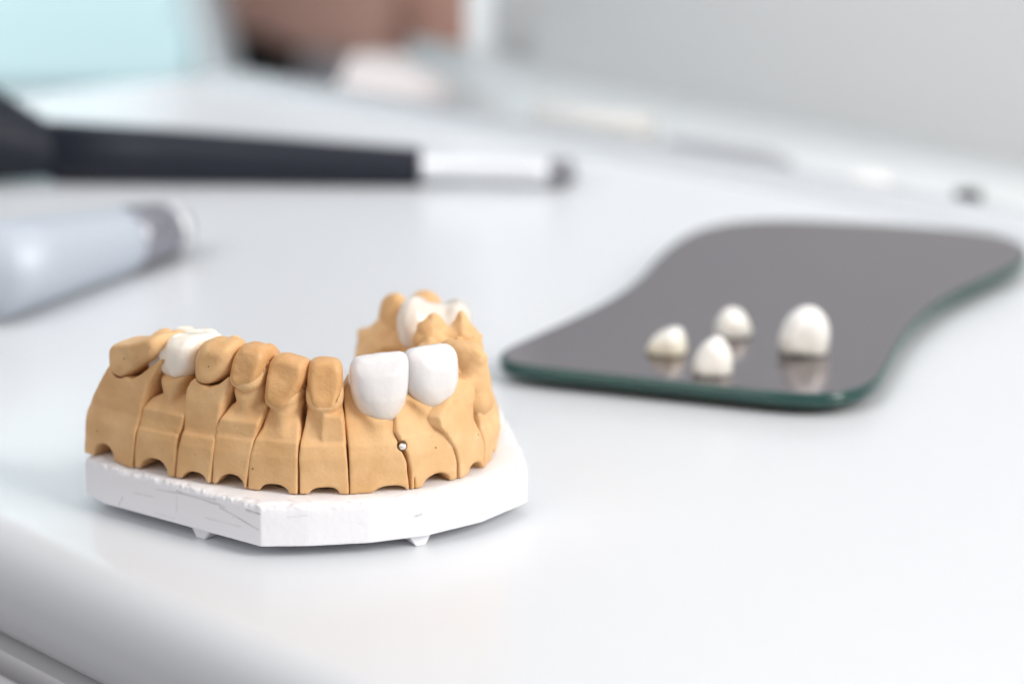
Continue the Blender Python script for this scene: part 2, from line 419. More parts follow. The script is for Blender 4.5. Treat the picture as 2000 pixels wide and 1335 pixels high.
def chips(g, S, seed, pts, r=.35):
    for (a, b, v) in pts:
        q = g.px(a, b, v); S = smax(S, -g.ell((q[0], v, q[1]), (r, r*1.5, r*.8)), .1)
    return S
def natural(g, S, seed, amp=.09, sc_=2.4):
    return S+value_noise(g.U, g.V, g.H, sc_, seed)*amp+value_noise(g.U, g.V, g.H, .9, seed+1)*amp*.22

specs = [
 dict(body=[(163,884),(164,800),(172,775),(186,748),(203,716),(222,711),(227,727),(246,743),(266,733),(286,717),(306,703),(298,722),(283,748),(270,790),(262,840),(256.5,914)],
      F=[(0,0),(6,.15),(9,0),(16,-1.3)], notch=(181,219,866,.15), seed=1,
      tooth=[(221,668),(219,690),(228,720),(246,739),(266,729),(286,712),(308,699),(318,680),(314,652),(300,655),(262,664),(240,666)], tv=-5.2, Df=4.0, Db=3.6, R=.8,
      cusps=[(324,640,-11.5,(2.2,2.4,3.2),1.2),(262,664,-5,(1.9,3.4,3),.8)]),
 dict(body=[(259.5,913),(262,870),(264,845),(272,798),(290,778),(318,768),(368,768),(362,800),(352,822),(346,850),(343,890),(339,933)],
      F=[(0,0),(6.4,0),(6.7,-.22),(9.4,-.25),(10.2,-.9),(12.2,-3.0),(15,-4.2)], notch=(270,323,895,.2), seed=2,
      neck=[(320,810),(318,770),(312,740),(310,728),(368,728),(366,745),(360,770),(354,810)], nv=-4.8, nDf=3.6, nR=2.2, split=((262,806),(347,853))),
 dict(body=[(342,932),(346,880),(350,852),(354,800),(358,762),(366,748),(378,738),(385,750),(400,759),(420,754),(441,737),(437,762),(428,790),(421,830),(415,890),(409,944)],
      F=[(0,0),(6.9,.05),(7.3,-.3),(12,-.35),(16,-1.0)], notch=(352,401,921,.2), seed=3, valley=(440,652,-7.4,(5,1.7,2.6)),
      tooth=[(380,738),(386,747),(402,756),(422,750),(443,733),(456,705),(458,676),(440,668),(425,668),(408,664),(392,670),(381,692)], tv=-4.6, Df=4.2, Db=2.4, R=2.0,
      cusps=[(457,655,-10.5,(2.1,2.1,4.0),1.2),(410,665,-5,(2,2.6,3),.8)]),
 dict(body=[(412.5,944),(415,880),(418,836),(432,812),(450,792),(508,790),(518,790),(506,820),(497,845),(490,880),(484,920),(478.5,955)],
      F=[(0,0),(7.3,0),(7.6,-.18),(9.9,-.2),(10.7,-1.0),(13,-3.0),(15,-3.6)], notch=(420,474,926,.2), seed=4, valley=(508,662,-6.9,(5,1.5,2.4)),
      neck=[(456,820),(456,785),(447,752),(513,752),(510,780),(503,800),(500,820)], nv=-4.3, nDf=3.3, nR=2.2,
      stump=[(452,688),(449,735),(458,752),(482,765),(500,757),(513,735),(519,705),(514,686),(496,675),(470,674)], tv=-4.2, Df=3.4, Db=2.6, R=2.4,
      cusps=[(527,671,-9.2,(2.0,2.0,4.0),1.2),(478,675,-5,(2.0,2.6,3.4),.8)]),
 dict(body=[(482,956),(484,920),(488,885),(496,858),(512,835),(522,800),(580,790),(584,800),(582,860),(581,920),(579.5,966)],
      F=[(0,0),(7.6,0),(9.6,-1.3),(12,-3.1),(16,-4.2)], notch=(505,563,945,.1), seed=5,
      neck=[(508,856),(526,830),(530,812),(522,786),(584,786),(577,812),(574,836),(580,866)], nv=-4.3, nDf=3.6, nR=2.0,
      stump=[(521,706),(515,740),(516,772),(528,794),(552,803),(572,791),(586,762),(596,738),(594,712),(577,704),(548,694),(532,697)], tv=-4.5, Df=3.4, Db=2.8, R=2.4, cusps=[]),
 dict(body=[(583.5,966),(583,900),(585,865),(592,838),(597,800),(600,785),(666,785),(670,820),(675,866),(680,920),(681.5,966)],
      F=[(0,0),(7.2,0),(8.3,-1.0),(12,-3.0),(16,-4.2)], notch=(604,662,952,.0), seed=6, step=[(628,868),(627,822),(632,812),(668,812),(672,830),(675,866)],
      neck=[(600,862),(608,820),(604,790),(664,790),(660,815),(648,840),(640,868)], nv=-4.2, nDf=3.2, nR=1.8,
      stump=[(600,714),(597,750),(599,782),(611,801),(632,809),(655,803),(668,782),(671,742),(668,714),(656,704),(614,703)], tv=-4.2, Df=3.1, Db=2.6, R=2.3, cusps=[]),
 dict(body=[(683.5,966),(682,900),(679,860),(671,800),(667,768),(680,748),(700,742),(790,742),(796,780),(782,826),(776,850),(786,882),(797,905),(801.5,957)],
      F=[(0,0),(7.0,0),(8.4,-.7),(11,-2.7),(15,-4.2),(18,-5)], notch=(728,794,949,.15), seed=7,
      neck=[(694,880),(706,835),(706,800),(770,800),(766,835),(778,880)], nv=-4.4, nDf=3.5, nR=2.2),
 dict(body=[(805.5,956),(804,920),(798,888),(788,868),(778,846),(776,810),(790,770),(870,770),(900,770),(895,815),(892,838),(888,862),(890,880),(895,905),(896,936)],
      F=[(0,0),(7.8,0),(9.2,-.8),(11.5,-2.8),(15,-4.2),(18,-5)], notch=(826,880,925,.1), seed=8,
      neck=[(808,850),(806,800),(800,778),(866,778),(854,805),(850,850)], nv=-4.6, nDf=3.5, nR=2.2),
 dict(body=[(900.5,935),(899,905),(894,880),(880,850),(868,836),(864,818),(874,800),(888,772),(893,740),(930,740),(930,790),(935,820),(943,845),(949,872),(947,912)],
      F=[(0,0),(8,.2),(12,-.4),(15,-2.0),(18,-3.8)], notch=(917,944,903,.0), seed=9, step=None,
      merge=[(886,792),(884,768),(890,735),(892,700),(893,680),(898,668),(908,664),(918,667),(925,690),(932,730),(936,790),(915,815),(890,810)], tv=-4.6, Df=4.0, Db=4.5, R=2.6, k=1.2),
]
die_frames = []
def make_die(i, s_):
    g = frame(i); die_frames.append(g); seed = s_['seed']
    P = body_poly(g, s_['body'], s_['F'])
    S = body_sd(g, P, s_['F'], DEF['Bk'], seed*7, amp=.22, lo=5)
    if s_.get('step'):
        Q_ = g.pxpoly(s_['step'], -1.2); X, Y = np.meshgrid(g.U[:, 0, 0], g.H[0, 0, :], indexing='ij')
        d = poly_sd(Q_, X, Y)[:, None, :]; S = smin(S, smax(d, np.abs(g.V+3)-2.0, .25), .25)
    if s_.get('neck'):
        S = smin(S, g.inflate(g.pxpoly(s_['neck'], s_['nv']+2), s_['nv'], s_['nDf']-(.55 if s_.get('stump') else .2), 4.5, s_['nR'], 2.1), .75)
    if s_.get('merge'):
        S = smin(S, g.inflate(g.pxpoly(s_['merge'], s_['tv'], 1), s_['tv'], s_['Df'], s_['Db'], s_['R'])*.8, s_['k'])
    if s_.get('stump'):   # margin ledge round the preparation
        P2 = g.pxpoly(s_['stump'], s_['tv']+s_['Df']*.6, 1); ht = P2[:, 1].min()
        f0 = g.inflate(P2, s_['tv'], s_['Df'], s_['Db'], 1.1, 2.3, ((ht+2, ht+8), (1, .62)))
        rise = np.clip((g.H-(P2[:, 1].min()+1.2))/4.2, 0, 1)
        rim = g.inflate(P2, s_['tv'], s_['Df']-.85, s_['Db'], 1.1, 2.3, ((ht+2, ht+8), (1, .62)))-.42+rise*.62
        S = smin(S, rim, .3)
        S = smax(S, -(f0+.12), .05)
    if s_.get('tooth'):   # clearance round the removable tooth
        T_ = tooth_field(g, s_); S = smax(S, -(T_-.14), .08)
    x0, x1, yt, sk = s_['notch']; S = notch(g, S, x0, x1, yt, sk)
    if s_.get('split'):
        (ax, ay), (bx, by) = s_['split']; a = g.px(ax, ay, 0); b = g.px(bx, by, 0)
        e = (b-a)/np.linalg.norm(b-a); dd = (g.U-a[0])*(-e[1])+(g.H-a[1])*e[0]
        S = smax(S, -(np.maximum(np.abs(dd)-.06, -(g.V+.75))), .1)
    S = smax(S, -(g.H-.02), .05)
    S = natural(g, S, 100+seed, .07)
    if seed == 8:
        q = g.px(842, 812, -3.0); S = smin(S, g.ell((q[0], -3.8, q[1]), (2.6, 1.9, 3.0)), .8)
    if seed == 9:
        q = g.px(850, 815, -2.5); S = smin(S, g.ell((q[0], -2.9, q[1]), (1.5, 1.4, 1.1)), .5)
        S = S+worley(g, 77, 2.6)*.4*np.clip((g.H-7)/4, 0, 1)
    for (cx, cy, cv, r) in CH.get(i, []):
        q = g.px(cx, cy, cv); S = smax(S, -g.ell((q[0], cv, q[1]), r), .12)
    V, F = g.mesh(S)
    die = link('die', V, F, GYP, model)
    if s_.get('stump') or s_.get('tooth'):
        T_ = tooth_field(g, s_)
        T_ = natural(g, T_, 200+seed, .04)
        V, F = g.mesh(T_, 1)
        o = link('tooth', V, F, STUMP if s_.get('stump') else GYP, die); ORG[o.name] = ORG[die.name]
    return g, die
def tooth_field(g, s_):
    key = s_.get('stump') or s_['tooth']
    P2 = g.pxpoly(key, s_['tv']+s_['Df']*.6, 2); ht = P2[:, 1].min()
    T_ = g.inflate(P2, s_['tv'], s_['Df'], s_['Db'], 1.1 if s_.get('stump') else s_['R'], 2.3, ((ht+2, ht+8), (1, .62 if s_.get('stump') else .9)))
    for (a, b, v, r, k) in s_['cusps']:
        T_ = cusp(g, T_, a, b, v, r, k)
    if s_.get('valley'):
        a, b, v, r = s_['valley']; q = g.px(a, b, v); T_ = smax(T_, -g.ell((q[0], v, q[1]), r), .6)
    T_ = T_+worley(g, s_['seed']+60, 2.6)*(.1 if s_.get('stump') else .07)
    if s_.get('stump'):
        T_ = T_+.04; c = (P2.min(0)+P2.max(0))/2; hw, hh = (P2.max(0)-P2.min(0))/2; u_, v_, h_ = g.U-c[0], g.V-s_['tv'], g.H-c[1]; D_ = s_['Df']*.85
        r = np.random.default_rng(s_['seed'])
        for nu, nv, nh in [(.78, .62, .1), (-.78, .62, .1), (.1, .55, .82), (.55, .35, .75), (-.5, .3, .8)]:
            n_ = np.array([nu, nv, nh])+r.normal(0, .06, 3); n_ /= np.linalg.norm(n_)
            T_ = smax(T_, u_*n_[0]+v_*n_[1]+h_*n_[2]-(abs(n_[0])*hw+n_[1]*D_+abs(n_[2])*hh)*.78, .15)
    T_ = T_+value_noise(g.U, g.V, g.H, 3.1, s_['seed']+40)*.12
    if s_.get('tooth'):
        q = g.px(*(key[0]), s_['tv']); T_ = smax(T_, (g.H*-1+ (min(p[1] for p in g.pxpoly(key, s_['tv']))-2.5)), .3)
    return T_
CH = {6: [(785, 870, -.6, (.72, .95, .72)), (745, 893, 0, (.22, .3, .12)), (795, 908, 0, (.1, .3, .1)), (700, 925, .15, (.5, .25, 1.6))],
      7: [(786, 870, -.6, (.72, .95, .72)), (846, 855, -.1, (.42, .6, .17)), (812, 945, .1, (.12, 1.0, 1.1))],
      0: [(205, 812, .1, (.25, .2, .2)), (258, 790, 0, (.15, .25, .5))],
      1: [(296, 840, 0, (.13, .3, .12)), (300, 822, -.1, (.9, .2, .13))],
      2: [(379, 888, 0, (.14, .3, .14))],
      3: [(455, 915, 0, (.1, .3, .1))],
      4: [(520, 905, 0, (.1, .3, .1))],
      8: [(940, 885, .1, (.16, .3, .2))]}
for i, s_ in enumerate(specs): make_die(i, s_)

# right arm, seen end-on: specified in millimetres along its own frame
def arm_die(i, L, R, Ft, Bt, top, parts, holes=(), lo=None, hi=None, seed=30, nt=None, tooth_obj=None, tooth_rough=.2):
    g = frame(i, .2, lo, hi)
    P = [(g.uL+.1, 0), (g.uR-.1, 0), (g.uR-.1, 8), (R, 10), (R*.95, top), (L*.95, top), (L, 10), (g.uL+.1, 8)]
    S = body_sd(g, P, Ft, Bt, seed, .3, .6, lo=3)
    for (c, r, k) in parts: S = smin(S, g.ell(c, r), k)
    if nt: S = smax(S, -(((np.abs((g.U-nt[0])/nt[1])**2.2+(np.maximum(g.H, 0)/nt[2])**2.2)**(1/2.2)-1)*nt[2]), .15)
    for wp, r in holes:
        q = g.world(wp); S = smax(S, -g.ell(q, r), .15)
    S = S+worley(g, seed+3, 2.8)*.7*np.clip((g.H-7)/4, 0, 1)
    S = smax(S, -(g.H-.02), .05); S = natural(g, S, seed, .13, 2.0)
    V, F = g.mesh(S); die = link('die', V, F, GYP, model)
    if tooth_obj:
        T_ = None
        for (c, r, *pp_) in tooth_obj: e = g.ell(c, r, 0, pp_[0] if pp_ else 2); T_ = e if T_ is None else smin(T_, e, 1.0)
        T_ = natural(g, T_, seed+5, .16, 1.9)+worley(g, seed+8, 2.2)*.9*tooth_rough
        for c, r in getattr(arm_die, 'cut', {}).get(i, []): T_ = smax(T_, -g.ell(c, r), .25)
        V, F = g.mesh(T_); o = link('tooth', V, F, GYP, die); ORG[o.name] = ORG[die.name]
    return g, die
Fa = [(0, 0), (4, .55), (8, .2), (11, -1.6), (14, -3.2), (17, -4.2)]
arm_die(9, -4.6, 4.6, [(0, 0), (4, .35), (8, .3), (11, -.9), (14, -2.6), (17, -3.8)], [(0, 12), (9, 12), (16, 10.5)], 15.5, [], seed=31, nt=(1.0, 1.7, 1.0),
        holes=[((*Q(940, 775, 401.0)[:2], Q(940, 775, 401.0)[2]), (1.1, .9, .55)), (tuple(Q(946, 788, 401.5)), (.5, .8, .4)), (tuple(Q(913, 742, 398.5)), (.3, .9, .9)), (tuple(Q(921, 748, 399.5)), (.9, .8, .35))],
        tooth_obj=[((0, -5.2, 14.6), (3.6, 3.2, 4.3), 1.3), ((.4, -9.6, 13.8), (3.6, 3.3, 4.4), 1.3), ((0, -7, 11.5), (3.3, 4.4, 4.5))], tooth_rough=1, hi=(9, 3, 21.5), lo=(-9, -16, -.6))
arm_die(10, -5.6, 5.6, [(0, 0), (4, .55), (8, .0), (11, -1.8), (14, -3.4), (17, -4.2)], [(0, 12), (9, 12), (16, 10.5)], 15.5, [], seed=33, nt=(0, 1.9, 1.1),
        tooth_obj=[((0, -5.4, 15.6), (3.6, 3.2, 4.2), 1.3), ((-.2, -9.6, 15.6), (3.6, 3.2, 4.6), 1.3), ((0, -7, 12.5), (3.5, 4.6, 4.5)), ((2.5, -4.6, 13.5), (3.4, 2.4, 3.6))], tooth_rough=1, hi=(9, 3, 21.5), lo=(-9, -16, -.6))
arm_die(11, -7.2, 7.2, Fa, [(0, 13), (9, 13), (13, 12)], 10.5, [((.5, -8, 10.5), (3.8, 4.2, 4.6), 2)], seed=35, nt=(0, 2.2, 1.1), hi=(11, 3, 21.5), lo=(-11, -18, -.6))
arm_die(12, -6.8, 6.6, Fa, [(0, 14), (5, 16), (9, 16)], 10.0, [((1, -9.5, 6.5), (6.6, 8.6, 7.6), 1.5)], seed=37, nt=(0, 2.2, 1.1), hi=(12, 3, 21.5), lo=(-12, -22, -.6),
        tooth_obj=[((.4, -11.6, 12.6), (3.6, 2.6, 4.6)), ((.6, -6.5, 13.0), (4.0, 3.2, 4.0)), ((.5, -9, 11.5), (4, 4, 4))])

# base plate
top_px = [(165, 888), (172, 895), (200, 905), (508, 985)]
o_ = [G(165, 887, Z0)[:2], G(200, 905, Z0)[:2], G(508, 986, Z0)[:2]]
crv = [G(600, 985, Z0)[:2], G(720, 979, Z0)[:2], G(830, 966, Z0)[:2], G(940, 940, Z0)[:2], G(1030, 903, Z0)[:2], G(1022, 878, Z0)[:2]]
back = [np.array((-4, 441.)), np.array((-9, 447.)), np.array((-27, 449.)), np.array((-58, 424.))]
outl = np.array(o_+crv+back)
lo2, hi2 = outl.min(0)-1, outl.max(0)+1
gp = Grid((0, 0, 0), (1, 0), (0, 1), (lo2[0], lo2[1], .8), (hi2[0], hi2[1], 9.3), .18)
X, Y = np.meshgrid(gp.U[:, 0, 0], gp.V[0, :, 0], indexing='ij')
sd = poly_sd(outl, X, Y)[:, :, None]
n1 = value_noise(gp.U, gp.V, gp.H, 1.5, 71); n2 = value_noise(gp.U, gp.V, gp.H*.6, .55, 72)
S = smax(sd+0*gp.H, gp.H-Z0, .25); S = smax(S, 1.8-gp.H, .25)
edge = np.exp(-((sd+.2)/.9)**2-((gp.H-Z0)/.7)**2)
S = S+edge*(.12+np.clip(n1, 0.0, 1)*.8+np.abs(n2)*.4)+n2*.02
V, F = nets(S, gp.lo, gp.step); V = relax(V, F, 1)
def plaster_mat():
    m = mat('white_plaster', (.84, .84, .86), .42, spec=.4, bump=[(500, .05), (2500, .03)]); nt = m.node_tree; N = nt.nodes; L = nt.links
    b = N['Principled BSDF']; at = N.new('ShaderNodeAttribute'); at.attribute_name = 'scratch'
    mx = N.new('ShaderNodeMix'); mx.data_type = 'RGBA'; mx.inputs['A'].default_value = (.84, .835, .86, 1); mx.inputs['B'].default_value = (.30, .26, .25, 1)
    L.new(at.outputs['Fac'], mx.inputs['Factor']); L.new(mx.outputs['Result'], b.inputs['Base Color']); return m
PL = plaster_mat()
plate = link('base_plate', V, F, PL, model)
# worn-in scratches (segments on the plate surface, mm) stored per vertex
segs = []
def sg(a, b, z, wd_=.13, st=.8):
    """scratch between two photo points lying on the front faces (z None) or on the top"""
    segs.append((a, b, z, wd_, st))
fl = [(G(167, 905, Z0), G(200, 905, Z0)), (G(200, 905, Z0), G(508, 985, Z0))]
def on_face(px, py):
    if px < 1e9:
        p, q = (o_[1], o_[2]) if px < 508 else (None, None)
        if p is None:
            pts = [o_[2]]+crv
            for k in range(len(pts)-1):
                d = ray(px, py); a, b = pts[k], pts[k+1]; n = np.array([(b-a)[1], -(b-a)[0], 0]); t = ((np.array([*a, 0])-CAM)@n)/(d@n); w_ = CAM+d*t
                f = ((w_[:2]-a)@(b-a))/((b-a)@(b-a))
                if -.001 <= f <= 1.001: return w_
            return w_
        d = ray(px, py); n = np.array([(q-p)[1], -(q-p)[0], 0]); return CAM+d*(((np.array([*p, 0])-CAM)@n)/(d@n))
for a, b, w_, st in [((305,955),(420,975),.09,.5),((345,958),(440,990),.12,.6),((430,990),(505,1034),.13,.75),((350,962),(430,984),.08,.6),((240,970),(232,985),.08,.5),((262,962),(300,970),.07,.35),
                     ((345,970),(345,1000),.06,.3),((480,995),(507,1003),.16,.8),((300,1000),(340,1012),.06,.25),((810,1008),(822,1004),.16,.8),((560,1010),(600,1006),.08,.25),((700,1022),(780,1015),.06,.2),
                     ((850,990),(905,975),.08,.3),((455,1010),(508,1022),.06,.4),((180,915),(178,930),.08,.4),((400,1010),(470,1028),.05,.3)]:
    segs.append((on_face(*a), on_face(*b), w_, st))
for a, b, w_, st in [((197,918),(215,922),.16,.6),((232,922),(255,930),.16,.8),((250,930),(272,934),.13,.7),((300,945),(345,952),.12,.6),((470,968),(505,975),.14,.55),((380,962),(400,960),.1,.4),((600,976),(610,980),.16,.5),
                     ((655,975),(700,973),.12,.4),((760,970),(790,964),.14,.4),((905,947),(940,935),.12,.5),((955,930),(985,918),.1,.45),((1005,908),(1022,902),.12,.6),((560,975),(580,980),.12,.4),((1012,878),(1020,876),.2,.6)]:
    segs.append((G(*a, Z0), G(*b, Z0), w_, st))
col = np.zeros(len(V))
for a, b, w_, st in segs:
    e = b-a; t = np.clip(((V-a)@e)/(e@e), 0, 1); d = np.linalg.norm(V-(a+t[:, None]*e), axis=1)
    nz = .8+.2*np.sin(t*9+a[0]); w_ = max(w_, .12)
    col = np.maximum(col, st*.75*nz*np.clip(1.35-d/(w_*1.1), 0, 1))
nn = value_noise(V[:, 0], V[:, 1], V[:, 2]*3, 1.1, 81)*.6+value_noise(V[:, 0], V[:, 1], V[:, 2], .45, 82)*.5
sdv = np.abs(poly_sd(outl, V[:, 0], V[:, 1])); near = np.exp(-(sdv/1.1)**2)*np.clip(1-(Z0-V[:, 2])/1.6, 0, 1)
col = np.maximum(col, np.clip(nn-.42, 0, 1)*2.2*near*.55)
at = plate.data.attributes.new('scratch', 'FLOAT', 'POINT'); at.data.foreach_set('value', col.astype(np.float32))
# feet under the plate: small wedges
def wedge(c, ax, wid, dep, h0, h1):
    ax = np.array(ax, float); ax /= np.linalg.norm(ax); nx = np.array([-ax[1], ax[0]])
    V = []
    for z, w_ in ((h0, wid*.2), (h1, wid*.5)):
        for s_ in ((-1, -1), (1, -1), (1, 1), (-1, 1)):
            V.append([*(np.array(c)+ax*w_*s_[0]+nx*dep/2*s_[1]), z])
    return V, [[0, 3, 2, 1], [4, 5, 6, 7], [0, 1, 5, 4], [1, 2, 6, 5], [2, 3, 7, 6], [3, 0, 4, 7]]
def dirn(a, b): return (b-a)/np.linalg.norm(b-a)
PLF = mat('foot_plaster', (.84, .84, .86), .42, bump=[(700, .1)])
for c, ax, wid in [(G(392, 1057, 0)[:2]+np.array([.8, 2.4]), dirn(o_[1], o_[2]), 4.2), (G(817, 1067, 0)[:2]+np.array([-.4, 1.7]), dirn(crv[1], crv[3]), 3.9), (np.array((-52., 416.)), (1, .3), 4), (np.array((-12., 440.)), (1, 0), 4)]:
    V, F = wedge(c, ax, wid, 3.2, 0.0, 2.0); o = link('foot', V, F, PLF, model, smooth=False)
    bv = o.modifiers.new('b', 'BEVEL'); bv.width = .0002; bv.segments = 2
# metal pins under dies and the bead in the bubble hole
def cyl(p, q, r0, r1=None, n=20, caps=True):
    p, q = np.array(p, float), np.array(q, float); r1 = r0 if r1 is None else r1
    d = (q-p)/np.linalg.norm(q-p); a = np.cross(d, [0, 0, 1.] if abs(d[2]) < .9 else [1., 0, 0]); a /= np.linalg.norm(a); b = np.cross(d, a)
    V = []; F = []
    for c, r in ((p, r0), (q, r1)):
        for k in range(n): V.append(c+(a*math.cos(2*math.pi*k/n)+b*math.sin(2*math.pi*k/n))*r)
    F = [[k, (k+1) % n, n+(k+1) % n, n+k] for k in range(n)]+[list(range(n))[::-1], [n+k for k in range(n)]]
    return V, F
for (px, py, i) in [(632, 962, 5), (852, 935, 7), (768, 952, 6), (540, 958, 4), (465, 948, 3), (312, 925, 1)]:
    g_ = die_frames[i]; c = G(px, py, Z0)[:2]-g_.n[:2]*2.6
    V, F = cyl([*c, 8.0], [*c, 10.4], .95); link('pin', V, F, STEEL, model)
def sphere(c, r, n=16, sc_=(1, 1, 1)):
    V = []; F = []
    for i in range(n+1):
        th = math.pi*i/n
        for j in range(2*n):
            ph = math.pi*j/n; V.append([c[0]+r*sc_[0]*math.sin(th)*math.cos(ph), c[1]+r*sc_[1]*math.sin(th)*math.sin(ph), c[2]+r*sc_[2]*math.cos(th)])
    for i in range(n):
        for j in range(2*n):
            F.append([i*2*n+j, (i+1)*2*n+j, (i+1)*2*n+(j+1) % (2*n), i*2*n+(j+1) % (2*n)])
    return V, F
g_ = die_frames[7]; q = g_.px(786, 871, -.9); c = g_.O+g_.t*q[0]+g_.n*(-.9)+np.array([0, 0, q[1]])
V, F = sphere(c, .56); link('bead', V, F, mat('bright_bead', (.9, .9, .9), .18, 1, bump=[(3000, .2)]), model)

# ---------------------------------------------------------------- ceramic crowns
def crown(g, S, material, label, group, basez=None):
    V, F = g.mesh(S, 2); lo = V.min(0); c = (V.min(0)+V.max(0))/2; base = (c[0], c[1], lo[2])
    o = link('dental_crown', V, F, material, base=base); return put(o, label, 'dental crown', group)
GR = 'ceramic crowns seated on the dental model'
g = frame(6, .17, (-8, -10, 8), (8, 1, 21.5))
P = g.pxpoly([(680,742),(683,715),(692,698),(706,693),(740,690),(770,686),(790,686),(797,693),(799,725),(795,765),(785,797),(768,819),(742,829),(716,822),(696,799),(684,770)], -4.4, 2)
S = g.inflate(P, -4.4, 3.9, 3.6, 4.2, 2.2, ((10.5, 13.5, 17, 20.2), (.95, 1, .82, .5)), soft=.9)
S += value_noise(g.U, g.V*0, g.H*.35, 1.5, 300)*.07+value_noise(g.U, g.V, g.H, 3, 301)*.04
crown(g, S, CER, 'largest bright white front crown, left of the two shining ones on the tan arch', GR)
g = frame(7, .17, (-8, -10, 8), (8, 1, 21.8))
P = g.pxpoly([(791,705),(794,684),(810,679),(835,674),(866,669),(882,672),(888,688),(887,735),(876,774),(858,802),(832,814),(810,802),(794,770),(790,735)], -4.6, 2)
S = g.inflate(P, -4.6, 3.7, 3.4, 3.7, 2.2, ((11, 14, 17.5, 21), (.95, 1, .82, .5)), soft=.9)
S += value_noise(g.U, g.V*0, g.H*.35, 1.4, 310)*.07+value_noise(g.U, g.V, g.H, 3, 311)*.04
crown(g, S, CER, 'narrower bright white front crown touching the right side of the largest one', GR)
# left molar crown: two buccal lobes, two lingual cusps, a fissure
g = frame(1, .18, (-11, -18, 7), (10, 1.5, 23))
P = g.pxpoly([(303,668),(302,690),(307,718),(318,738),(342,747),(366,741),(380,722),(386,700),(386,672),(372,658),(350,660),(330,657),(310,655)], -3.5, 2)
S = g.inflate(P, -6, 3.9, 4.6, 2.6, 2.2)
S = smin(S, g.inflate(g.pxpoly([(325,668),(324,700),(332,735),(348,744),(368,736),(380,712),(384,685),(376,662),(350,656),(334,657)], -3, 2), -4.4, 3.0, 3, 2.3), .35)
for a, b, v, r in [(313,655,-4.6,(1.7,2.2,3.4)),(350,656,-4.4,(2.6,2.4,3.2)),(364,636,-9.6,(3.3,2.8,3.6)),(402,640,-10.2,(3.0,2.8,3.6))]:
    S = cusp(g, S, a, b, v, r, .7)
q = g.px(338, 652, -7.5); S = smax(S, -g.ell((q[0]+1.2, -7.6, q[1]+.4), (3.6, .8, 1.5)), .7)
q = g.px(326, 680, -3); S = smax(S, -g.ell((q[0], -1.5, q[1]+1), (.4, 1.1, 3.4)), .35)
S += value_noise(g.U, g.V, g.H, 2.2, 320)*.08
crown(g, S, CER_W, 'translucent beige-white molar crown on the left arm between tan teeth', GR)
# right molar crown
g = Grid((-12, 423.5, Z0-.9), (1, 0), (0, -1), (-7.5, -7, 9), (7.5, 7, 21.5), .18)
S = g.ell((-3.1, .6, 15.2), (2.7, 4.2, 4.6)); S = smin(S, g.ell((3.6, 0, 14.9), (2.4, 4.2, 3.9)), 1.2); S = smin(S, g.ell((0, 0, 14.6), (4.6, 4.4, 3.9)), 1.2)
for cx, cv, h_, r in [(-3.2, 1.8, 16.2, 2.4), (-3.0, -2.2, 16.0, 2.5), (3.6, 1.8, 15.9, 2.1), (3.4, -2.1, 15.9, 2.2)]:
    S = smin(S, g.ell((cx, cv, h_), (r, r, r*1.25)), .5)
S = smax(S, -(g.H-12.2), .8)
S += value_noise(g.U, g.V, g.H, 2.2, 330)*.08
crown(g, S, crown_mat('beige_ceramic', (.76, .69, .61), (.72, .62, .53), 0, 5), 'blurred molar crown on the rear right arm, in front of the last tan tooth', GR)

# ---------------------------------------------------------------- dental mirror
MZ0, MT = 1.7, 2.4; MZ = MZ0+MT
mpx = [(974,696),(978,685),(1000,672),(1060,645),(1130,614),(1200,578),(1250,542),(1288,495),(1335,457),(1400,435),(1500,426),(1650,431),(1800,440),(1900,449),(1960,459),(2000,474),(2012,492),(1992,516),(1925,546),
       (1850,580),(1792,624),(1757,670),(1733,720),(1708,748),(1665,765),(1610,771),(1540,769),(1400,754),(1200,733),(1060,719),(1000,711),(982,705)]
mo = smooth_poly([G(a, b, MZ)[:2] for a, b in mpx], 2)
if np.sum(mo[:, 0]*np.roll(mo[:, 1], -1)-np.roll(mo[:, 0], -1)*mo[:, 1]) < 0: mo = mo[::-1]
mc = mo.mean(0)
mir = root('dental_mirror', (mc[0], mc[1], 0), 'grey hourglass-shaped glass mirror plate with dark green edge, lying right of the dental model', 'dental mirror')
V, F = prism(mo, MZ0, MZ, .8, 5)
link('glass_plate', V, F, mat('green_glass_edge', (.006, .045, .038), .15, spec=.5, coat=.2, noise=(300, (.012, .06, .05), .2)), mir)
T = np.roll(mo, -1, 0)-np.roll(mo, 1, 0); T /= np.linalg.norm(T, axis=1)[:, None]; mo2 = mo-np.stack([T[:, 1], -T[:, 0]], 1)*.85
V, F = prism(mo2, MZ-.1, MZ+.03)
link('reflective_face', V, F, mat('grey_mirror', (.235, .206, .222), .035, 1), mir, smooth=False)
for c in [(0.18, .2), (.8, .15), (.3, .8), (.85, .85)]:
    lo3, hi3 = mo.min(0), mo.max(0); p = mc+(lo3+(hi3-lo3)*np.array(c)-mc)*.45
    V, F = cyl([*p, 0], [*p, MZ0+.05], 4); link('rubber_pad', V, F, BLACK, mir)

